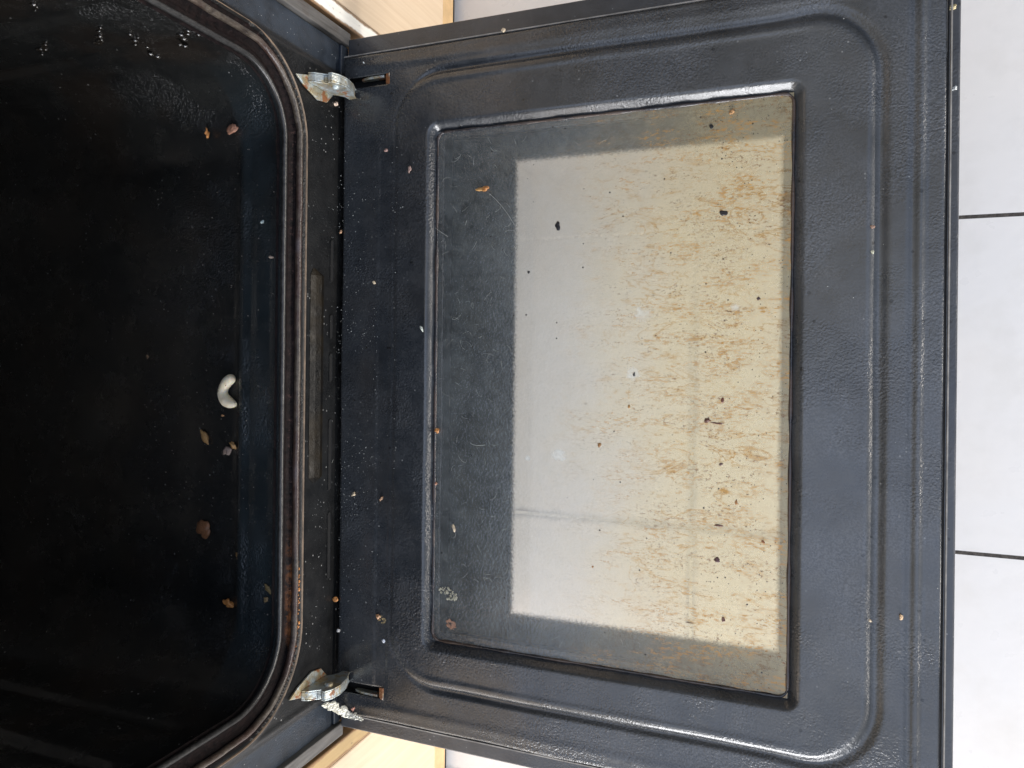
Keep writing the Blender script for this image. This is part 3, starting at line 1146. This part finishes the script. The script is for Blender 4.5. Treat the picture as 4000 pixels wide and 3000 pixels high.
def lump(name, p, rx, ry, rz, col, seed, rot=0.0, rough=0.55):
    rs = np.random.RandomState(seed)
    bm = bmesh.new()
    bmesh.ops.create_icosphere(bm, subdivisions=3, radius=1.0)
    k = rs.uniform(-1, 1, (5, 3)) * 2.2
    ph = rs.uniform(0, 6, 5)
    am = rs.uniform(0.10, 0.30, 5)
    for v in bm.verts:
        q = np.array(v.co)
        d = 1 + sum(am[i] * math.sin(k[i] @ q * (1 + i * 0.6) + ph[i]) for i in range(5))
        d += rs.uniform(-0.12, 0.12)
        v.co = Vector(q * d)
        v.co.x *= rx * 0.88
        v.co.y *= ry * 0.88
        v.co.z *= rz * 0.7
    R_ = Matrix.Rotation(rot, 4, 'Z')
    for v in bm.verts:
        v.co = R_ @ v.co
    zmin = min(v.co.z for v in bm.verts)
    for v in bm.verts:
        v.co.z = max(v.co.z - zmin - rz * 0.25, 0.0)
    o = bm_obj(name, bm, bit_mat(col, rough), smooth=True)
    o.location = (p[0], p[1], p[2])
    return o


OR = (0.62, 0.26, 0.07)
TAN = (0.48, 0.27, 0.10)
CREAM = (0.72, 0.58, 0.40)
PINK = (0.55, 0.27, 0.17)
BRN = (0.28, 0.12, 0.05)
PALE = (0.58, 0.60, 0.54)
zc = ZCF2 - 0.0002
cav = [
    (812, 520, ZCF + 0.0035, 0.0016, 0.0040, 0.0030, OR, 'amber crumb in the oven cavity, paired with a pinkish one, farthest from the cashew'),
    (908, 505, ZCF + 0.0035, 0.0048, 0.0034, 0.0022, PINK, 'pinkish brown crumb in the oven cavity beside the amber crumb'),
    (803, 1705, zc, 0.0030, 0.0056, 0.0022, TAN, 'narrow tan crumb in the oven cavity, next after the cashew'),
    (912, 1736, zc, 0.0026, 0.0034, 0.0022, TAN, 'small tan crumb with greyish bits beside it near the sunken floor edge'),
    (888, 1762, zc, 0.0040, 0.0030, 0.0018, (0.30, 0.22, 0.18), 'greyish brown crumb touching the small tan crumb'),
    (795, 2070, zc, 0.0072, 0.0082, 0.0020, BRN, 'largest crumb in the cavity, a dark brown pitted flake'),
    (947, 2180, zc, 0.0040, 0.0075, 0.0024, TAN, 'long curved tan crumb on the floor step nearest the gasket'),
    (895, 2355, zc, 0.0034, 0.0050, 0.0024, OR, 'orange crumb lying alone between the curved tan crumb and the pale shard'),
    (862, 2492, zc, 0.0085, 0.0028, 0.0018, (0.55, 0.46, 0.28), 'pale yellowish shard crumb, farthest down the cavity floor'),
    (870, 1624, zc, 0.0009, 0.0020, 0.0008, (0.7, 0.36, 0.16), 'tiny orange sliver just below the cashew'),
    (578, 1395, zc, 0.0016, 0.0014, 0.0010, (0.35, 0.22, 0.13), 'tiny brown speck crumb deep in the dark cavity'),
    (930, 426, zc, 0.0011, 0.0012, 0.0010, (0.7, 0.72, 0.72), 'tiny white grain near the two crumbs in the cavity corner'),
    (1047, 2300, ZCF + 0.0001, 0.0048, 0.0020, 0.0004, (0.22, 0.16, 0.07), 'flat dull yellow patch of crust beside the gasket'),
    (1038, 2342, ZCF + 0.0001, 0.0028, 0.0020, 0.0008, (0.28, 0.19, 0.09), 'small dull crust fleck next to the flat yellow patch'),
    (1025, 868, ZCF + 0.0001, 0.0013, 0.0012, 0.0010, (0.62, 0.72, 0.70), 'single pale green grain on the cavity floor'),
    (1060, 1003, ZCF + 0.0001, 0.0018, 0.0009, 0.0008, (0.62, 0.48, 0.38), 'small pinkish beige fleck on the cavity floor near the lip'),
]
for i, (px, py, z, rx, ry, rz, col, lab) in enumerate(cav):
    p = on_z(px, py, z + rz * 0.5)
    o = lump('crumb', (p[0], p[1], z), rx, ry, rz, col, 100 + i, 0.2 * i)
    tag(o, lab, 'crumb', 'crumbs on the oven cavity floor')

zd = 0.0002
dr = [
    (1876, 741, -0.0045, 0.0036, 0.0014, 0.0010, (0.62, 0.33, 0.10), 'amber flake on the dark glass border, left piece of two'),
    (1898, 735, -0.0045, 0.0030, 0.0018, 0.0014, OR, 'orange flake on the dark glass border, right piece of two'),
    (1382, 1931, zd, 0.0018, 0.0013, 0.0010, CREAM, 'cream crumb on the hinge side of the door'),
    (1490, 1948, -0.0012, 0.0024, 0.0011, 0.0012, (0.38, 0.22, 0.12), 'brown crumb in the groove of the door'),
    (1710, 1680, -0.0040, 0.0016, 0.0020, 0.0018, OR, 'round orange crumb in the corner of the glass frame'),
    (1702, 1890, -0.0035, 0.0014, 0.0014, 0.0014, PINK, 'pink crumb against the glass frame'),
    (1773, 2061, -0.0045, 0.0030, 0.0012, 0.0010, CREAM, 'oblong cream crumb on the dark glass border'),
    (1645, 1282, 0.0016, 0.0024, 0.0010, 0.0008, (0.66, 0.70, 0.62), 'thin whitish shard on the raised part of the door'),
    (1461, 1102, zd, 0.0014, 0.0012, 0.0010, CREAM, 'small cream grain beside the door groove'),
    (1330, 908, zd, 0.0012, 0.0016, 0.0010, (0.6, 0.35, 0.2), 'small orange grain near the hinge edge'),
    (1478, 2408, -0.0003, 0.0018, 0.0018, 0.0014, (0.52, 0.28, 0.14), 'orange lump stuck on the brownish crust in the door groove'),
    (1310, 2341, zd, 0.0022, 0.0020, 0.0012, OR, 'ragged orange crumb on the hinge side of the door'),
    (1380, 2767, zd, 0.0024, 0.0018, 0.0016, (0.60, 0.28, 0.20), 'salmon pink crumb beside the white crust'),
    (1322, 2464, zd, 0.0018, 0.0014, 0.0010, (0.75, 0.72, 0.68), 'white grain above the yellowed hinge'),
    (1308, 406, 0.004, 0.0022, 0.0026, 0.0016, (0.80, 0.62, 0.48), 'cream chip under the bright zinc hinge'),
    (2859, 436, -0.0045, 0.0022, 0.0020, 0.0008, (0.62, 0.34, 0.14), 'orange fleck on the glass border near the glinting frame'),
    (3520, 2410, zd, 0.0018, 0.0009, 0.0008, (0.80, 0.55, 0.32), 'pale orange fleck on the outer rim of the door'),
    (3398, 2424, zd, 0.0010, 0.0009, 0.0007, CREAM, 'cream grain in the dark slope of the door rim'),
    (3408, 985, zd, 0.0013, 0.0013, 0.0010, (0.72, 0.72, 0.55), 'pale yellow grain in the dark slope of the rim'),
    (3408, 886, zd, 0.0014, 0.0012, 0.0010, (0.45, 0.28, 0.2), 'tan grain in the dark slope of the rim'),
    (1600, 662, 0.0016, 0.0012, 0.0026, 0.0008, (0.36, 0.24, 0.20), 'thin brown fleck on the raised part of the door'),
    (1510, 588, zd - 0.0010, 0.0020, 0.0012, 0.0010, (0.42, 0.26, 0.22), 'reddish fleck in the groove near the zinc hinge'),
    (3720, 28, -0.0122, 0.0028, 0.0016, 0.0016, (0.66, 0.55, 0.30), 'yellow chip on the outer edge of the door'),
    (3727, 346, -0.0122, 0.0014, 0.0012, 0.0010, (0.8, 0.82, 0.8), 'white grain on the outer edge of the door'),
    (1966, 117, -0.0006, 0.0018, 0.0013, 0.0012, CREAM, 'cream grain on the worn side edge of the door'),
    (1421, 246, zd, 0.0011, 0.0011, 0.0010, (0.75, 0.78, 0.78), 'bright white grain beside the zinc hinge slot'),
    (1498, 2502, -0.0010, 0.0016, 0.0016, 0.0013, (0.7, 0.74, 0.82), 'bluish white grain in the groove below the brown clump'),
]
for i, (px, py, z, rx, ry, rz, col, lab) in enumerate(dr):
    p = on_z(px, py, z + rz * 0.5)
    o = lump('crumb', (p[0], p[1], z), rx, ry, rz, col, 300 + i, 0.3 * i)
    tag(o, lab, 'crumb', 'crumbs on the open oven door')

specks = [
    (2178, 884, 0.0020, 0.0036, (0.012, 0.012, 0.016), 'largest black speck on the clear glass, taller than wide'),
    (2825, 833, 0.0020, 0.0020, (0.02, 0.015, 0.015), 'round black speck on the stained side of the glass'),
    (2065, 1063, 0.0011, 0.0011, (0.012, 0.012, 0.016), 'small black speck close to the dark glass border'),
    (2477, 1463, 0.0008, 0.0020, (0.012, 0.012, 0.016), 'thin upright black speck inside a pale blot'),
    (2962, 1166, 0.0017, 0.0015, (0.06, 0.02, 0.02), 'dark red speck near the far edge of the glass'),
    (2825, 1012, 0.0011, 0.0008, (0.10, 0.05, 0.02), 'small brown speck on the stained glass'),
    (2762, 1640, 0.0034, 0.0024, (0.16, 0.06, 0.03), 'largest rust brown blob on the stained glass'),
    (2800, 1653, 0.0044, 0.0008, (0.14, 0.04, 0.02), 'curved thin red brown streak beside the rust blob'),
    (2343, 1738, 0.0022, 0.0018, (0.36, 0.17, 0.04), 'amber droplet on the clear glass'),
    (2458, 1587, 0.0019, 0.0012, (0.45, 0.22, 0.04), 'flat oval amber droplet on the clear glass'),
    (2822, 1566, 0.0016, 0.0026, (0.20, 0.06, 0.03), 'red brown smudge above the rust blob'),
    (2815, 1812, 0.0016, 0.0018, (0.16, 0.09, 0.07), 'small brown ring on the stained glass'),
    (2800, 2187, 0.0024, 0.0022, (0.10, 0.03, 0.025), 'maroon hexagonal speck on the lower stained glass'),
    (2825, 2422, 0.0018, 0.0020, (0.16, 0.05, 0.03), 'red brown speck near the lower end of the glass'),
    (2693, 2432, 0.0034, 0.0005, (0.12, 0.05, 0.03), 'thin straight brown splinter on the lower glass'),
    (2805, 2052, 0.0034, 0.0009, (0.16, 0.06, 0.04), 'slanted thin brown streak on the stained glass'),
    (2875, 1962, 0.0022, 0.0012, (0.5, 0.22, 0.06), 'orange smear on the stained glass'),
    (2780, 493, 0.0015, 0.0016, (0.015, 0.015, 0.015), 'black speck on the dark glass border'),
    (2980, 2116, 0.0020, 0.0014, (0.40, 0.15, 0.05), 'orange brown speck at the far edge of the glass'),
    (2315, 2214, 0.0010, 0.0012, (0.42, 0.18, 0.04), 'small amber dot on the clear glass'),
]
for i, (px, py, rx, ry, col, lab) in enumerate(specks):
    p = on_z(px, py, -0.0045)
    o = lump('burnt_speck', (p[0], p[1], -0.0045), rx * (0.95 if col[0] < 0.03 else 0.72), ry * (0.95 if col[0] < 0.03 else 0.72), 0.0004, col, 500 + i, 0.0 if rx > 2.5 * ry or ry > 1.6 * rx else 0.5 * i, 0.35)
    tag(o, lab, 'burnt speck', 'burnt specks on the oven glass')

# cashew nut
pp = [(900, 1481, 16), (887, 1492, 17), (875, 1511, 15.5), (869, 1531, 15.5), (873, 1551, 17), (885, 1567, 19), (901, 1576, 16), (916, 1580, 10), (924, 1582, 4)]
bm = bmesh.new()
zn = ZCF2 + 0.0042
ctr = [on_z(a, b, zn) for a, b, r in pp]
rad = [r * 0.000278 for a, b, r in pp]
cp, cr = [], []
for i in range(len(ctr) - 1):
    for t in (0, 0.33, 0.66):
        cp.append(ctr[i] * (1 - t) + ctr[i + 1] * t)
        cr.append(rad[i] * (1 - t) + rad[i + 1] * t)
for _ in range(1):
    cp = [cp[0]] + [(cp[i - 1] + cp[i] * 2 + cp[i + 1]) / 4 for i in range(1, len(cp) - 1)] + [cp[-1]]
d0 = (cp[0] - cp[1])
d0 /= np.linalg.norm(d0)
for q in (0.35, 0.7, 0.92):
    cp.insert(0, cp[0] if False else ctr[0] + d0 * rad[0] * q)
    cr.insert(0, rad[0] * math.sqrt(1 - q * q))
tube_bm(bm, cp, cr, 16)
n = NT('cashew_surface')
a = n.noise(160, 3, 0.6)
col = n.mix(n.ramp(a, 0.35, 0.65), (0.88, 0.80, 0.60), (0.84, 0.70, 0.48))
d_, c_ = n.voro(420)
col = n.mix(n.mul(n.ramp(d_, 0.16, 0.24, 1, 0), n.ramp(n.sep(c_)[0], 0.86, 0.87)), col, (0.12, 0.09, 0.05))
nut = bm_obj('cashew_nut', bm, n.done(n.pbr(col, 0.42, 0.0, n.bump(a, 0.0006), sss=0.25)), smooth=True)
ss = nut.modifiers.new('sub', 'SUBSURF')
ss.levels = ss.render_levels = 1
tag(nut, 'pale curved cashew nut lying on the black oven cavity floor', 'nut')

# white crust on the door corner
outline = [(1258, 2751), (1275, 2741), (1290, 2743), (1300, 2738), (1310, 2737), (1313, 2745), (1320, 2744), (1322, 2756), (1326, 2766),
           (1333, 2758), (1345, 2754), (1354, 2759), (1358, 2770), (1364, 2780), (1380, 2786), (1391, 2781), (1388, 2790), (1400, 2793), (1412, 2800),
           (1418, 2808), (1410, 2813), (1390, 2806), (1365, 2803), (1345, 2798), (1325, 2788), (1308, 2776), (1290, 2771), (1278, 2771), (1283, 2760), (1264, 2762)]
bm = bmesh.new()
pts = [on_z(a, b, 0.0165 * max(0.0, 1 - (a - 1255) / 95.0) + 0.0012) for a, b in outline]
inside = []
loop = [bm.verts.new((max(p[0], 0.0012), p[1], p[2])) for p in pts]
fc = bm.faces.new(loop)
bmesh.ops.triangulate(bm, faces=[fc])
bmesh.ops.subdivide_edges(bm, edges=bm.edges[:], cuts=3, use_grid_fill=True)
for f in bm.faces[:]:
    f.normal_update()
geo = bmesh.ops.extrude_face_region(bm, geom=bm.faces[:])
top = [v for v in geo['geom'] if isinstance(v, bmesh.types.BMVert)]
for v in top:
    v.co.z += 0.0016 + rng.uniform(-0.0008, 0.0012)
    v.co.x += 0.0016 + rng.uniform(-0.0004, 0.0006)
    v.co.y += rng.uniform(-0.0004, 0.0004)
n = NT('white_crust')
s = n.sep()
a = n.noise(420, 4, 0.7)
col = n.mix(n.ramp(a, 0.35, 0.6), (0.50, 0.48, 0.40), (0.86, 0.84, 0.74))
p0 = on_z(1275, 2751, 0.004)
col = n.mix(n.ramp(n.add(s['X'], n.mul(a, 0.004)), p0[0] + 0.0000, p0[0] + 0.005, 0.9, 0), col, (0.62, 0.27, 0.06))
crust = bm_obj('dried_crust', bm, n.done(n.pbr(col, 0.75, 0.0, n.bump(a, 0.0012))))
tag(crust, 'jagged white crust with an orange tip stuck on the door corner', 'dried food')

# flat pale crust on the glass border
for i, (px, py, rx, ry, zp, lab) in enumerate(((1752, 2318, 0.0085, 0.0050, -0.0044, 'flaky pale crust patch on the dark glass corner'),
                                               (1763, 2440, 0.0050, 0.0034, -0.0044, 'reddish crust patch on the dark glass corner'),
                                               (1492, 2418, 0.0046, 0.0036, -0.0006, 'brown and yellow crust patch in the door groove'))):
    p = on_z(px, py, zp)
    bm = bmesh.new()
    for k in range(46):
        a, r = random.uniform(0, 6.28), math.sqrt(random.random())
        c = Vector((p[0] + rx * r * math.cos(a), p[1] + ry * r * math.sin(a) - 0.25 * rx * r * math.cos(a), zp))
        w = random.uniform(0.0004, 0.0013)
        n0 = random.randint(4, 6)
        lo = []
        hi = []
        for q in range(n0):
            t = 2 * math.pi * q / n0 + random.uniform(-.3, .3)
            lo.append(bm.verts.new(c + Vector((w * math.cos(t), w * math.sin(t), 0))))
            hi.append(bm.verts.new(c + Vector((w * .8 * math.cos(t), w * .8 * math.sin(t), random.uniform(.0002, .0006)))))
        bm.faces.new(hi)
        for q in range(n0):
            bm.faces.new((lo[q], lo[(q + 1) % n0], hi[(q + 1) % n0], hi[q]))
    o = bm_obj('crust_patch', bm, bit_mat(((0.46, 0.44, 0.33), (0.40, 0.22, 0.14), (0.42, 0.31, 0.14))[i]))
    tag(o, lab, 'dried food')


# glossy beads added to catch glints on the side wall of the cavity
bm = bmesh.new()
YW = OCY + OHY + 0.0068
rs = np.random.RandomState(3)
for (px, py, k, sp) in ((131, 25, 4, 10), (185, 200, 9, 22), (383, 140, 8, 16), (430, 292, 8, 22), (600, 255, 14, 24), (372, 328, 3, 8), (720, 140, 10, 34), (545, 165, 5, 30)):
    for _ in range(k):
        qx, qy = px + rs.normal(0, sp * 0.6), py + rs.normal(0, sp)
        r_ = ray(qx, qy)
        p = CAM + r_ * (YW - CAM[1]) / r_[1]
        if p[0] > -0.015 or p[2] < 0.12:
            continue
        rr = rs.uniform(0.0009, 0.0030)
        mtx = Matrix.Translation(Vector((p[0], YW, p[2]))) @ Matrix.Diagonal((rr * rs.uniform(0.8, 1.6), rr * 0.55, rr, 1.0))
        bmesh.ops.create_uvsphere(bm, u_segments=12, v_segments=8, radius=1.0, matrix=mtx)
n = NT('glossy_glint_bead')
M_BEAD = n.done(n.pbr((0.012, 0.010, 0.008), 0.10, 0.0, n.bump(n.noise(500, 2), 0.0004), spec=0.9, coat=1.0, coat_rough=0.05))
o = bm_obj('glint_beads', bm, M_BEAD, smooth=True)
tag(o, kind='stuff', label='added glossy beads catching glints on the cavity side wall')


# ------------------------------------------------------------------ dust, lint and grit (uncountable)
def flecks(name, pts, smin, smax, mat):
    V, Fc = [], []
    for (x, y, z, nx) in pts:
        w = smin + (smax - smin) * random.random() ** 3
        b = len(V)
        a0 = random.uniform(0, 6.28)
        el = random.uniform(0.5, 1.0)
        if nx == 'z':
            for q in range(5):
                t = a0 + q * 1.2566
                V.append((x + w * math.cos(t), y + w * el * math.sin(t), z))
            V.append((x, y, z + w * 0.7))
        else:
            for q in range(5):
                t = a0 + q * 1.2566
                V.append((x, y + w * math.cos(t), z + w * el * math.sin(t)))
            V.append((x + w * 0.7, y, z))
        for q in range(5):
            Fc.append((b + q, b + (q + 1) % 5, b + 5))
    return mesh_obj(name, V, Fc, mat, None, False)


pts = []
while len(pts) < 1100:
    px = 1310 + 240 * random.random() ** 1.2
    py = random.gauss(1500, 560)
    if not 330 < py < 2650:
        continue
    if random.random() > 0.35 + 0.65 * math.sin(py * 0.006) ** 2:
        continue
    z = 0.0003 if px < 1475 or px > 1530 else -0.0011
    if px > 1535:
        z = 0.0016
    p = on_z(px, py, z)
    pts.append((p[0], p[1], z, 'z'))
for _ in range(130):
    px, py = random.uniform(1560, 3690), random.uniform(60, 2950)
    if 1640 < px < 3150:
        continue
    p = on_z(px, py, 0.0)
    if abs(p[1]) > 0.285:
        continue
    z = 0.0017 if px < 3340 else 0.0003
    p = on_z(px, py, z)
    pts.append((p[0], p[1], z, 'z'))
o = flecks('dust', pts, 0.00010, 0.00050, M_GREY_DUST)
tag(o, kind='stuff', label='fine pale dust scattered on the black door enamel')
pts = []
for _ in range(210):
    y = random.uniform(-0.24, 0.25)
    p = (0.0004, y, random.uniform(0.004, 0.043))
    pts.append((p[0], p[1], p[2], 'x'))
for _ in range(260):
    y = random.choice((-1, 1)) * random.uniform(0.281, 0.304)
    pts.append((-0.0028, y, random.uniform(0.0, 0.30), 'x'))
for _ in range(30):
    pts.append((0.0024, random.choice((-1, 1)) * random.uniform(0.308, 0.317), random.uniform(0.0, 0.2), 'x'))
o = flecks('dust', pts, 0.00010, 0.00045, M_GREY_DUST)
tag(o, kind='stuff', label='fine pale dust clinging to the black oven face')
pts = []
for _ in range(520):
    x = random.uniform(-0.16, -0.012)
    y = random.uniform(-0.20, 0.21)
    pts.append((x, y, (ZCF + 0.0002) if x > -0.050 else ZCF2 + 0.0001, 'z'))
o = flecks('grit', pts, 0.00012, 0.0008, simple('dark_grit', (0.16, 0.14, 0.12), 0.35, 0, 0.5, 300))
tag(o, kind='stuff', label='fine grit on the oven cavity floor')
# reddish grit packed between gasket and metal edge
pts = []
for (y, z, ny, nz) in path:
    if nz > -0.2 or z > 0.14:
        continue
    for _ in range(9):
        s = random.uniform(0.0178, 0.0218)
        jy, jz = random.uniform(-0.005, 0.005), random.uniform(-0.0008, 0.0008)
        pts.append((0.0006, y + ny * s + jy * abs(nz), z + nz * s + jz, 'x'))
o = flecks('grit', pts, 0.0003, 0.0011, simple('reddish_grit', (0.11, 0.06, 0.05), 0.3, 0, 0.6, 200))
tag(o, kind='stuff', label='reddish grit packed beside the oven gasket')
pts = []
for _ in range(95):
    y = -0.10 - 0.15 * random.random()
    pts.append((0.0022, y, OCZ - OHZ - random.uniform(0.0182, 0.0215), 'x'))
o = flecks('grit', [q for q in pts if q[1] < -0.13 and q[1] > -0.2], 0.0007, 0.0018, bit_mat((0.66, 0.27, 0.06)))
tag(o, kind='stuff', label='orange flakes packed beside the gasket')

bm = bmesh.new()
for k in range(120):
    px = 1725 + 330 * random.random() ** 1.4
    py = random.uniform(560, 2350)
    if k > 104:
        px, py = random.uniform(2000, 2900), random.choice((random.uniform(2450, 2600), random.uniform(470, 560)))
    p = on_z(px, py, -0.0042)
    a = random.uniform(0, 6.28)
    cur = random.uniform(-260, 260)
    step = random.uniform(0.0006, 0.0014)
    q = Vector((p[0], p[1], -0.0042))
    ln = []
    for i in range(random.randint(5, 9)):
        ln.append(q.copy())
        q = q + Vector((math.cos(a), math.sin(a), 0)) * step
        a += cur * step + random.uniform(-0.25, 0.25)
    tube_bm(bm, ln, 0.00005, 3)
# a few long hairs
for (a, b, c) in (((1912, 757), (1965, 800), (2010, 880)), ((1700, 890), (1720, 905), (1750, 925)), ((1838, 1730), (1850, 1745), (1895, 1738)),
                  ((1265, 1848), (1290, 1830), (1302, 1795))):
    zz = -0.0041 if a[0] > 1500 else 0.004
    pa, pb, pc = (Vector(on_z(*v, zz)) for v in (a, b, c))
    tube_bm(bm, [pa * (1 - t) ** 2 + pb * 2 * t * (1 - t) + pc * t * t for t in [i / 10 for i in range(11)]], 0.00010, 4)
o = bm_obj('lint', bm, M_LINT)
tag(o, kind='stuff', label='fine curled lint fibres on the greasy glass')
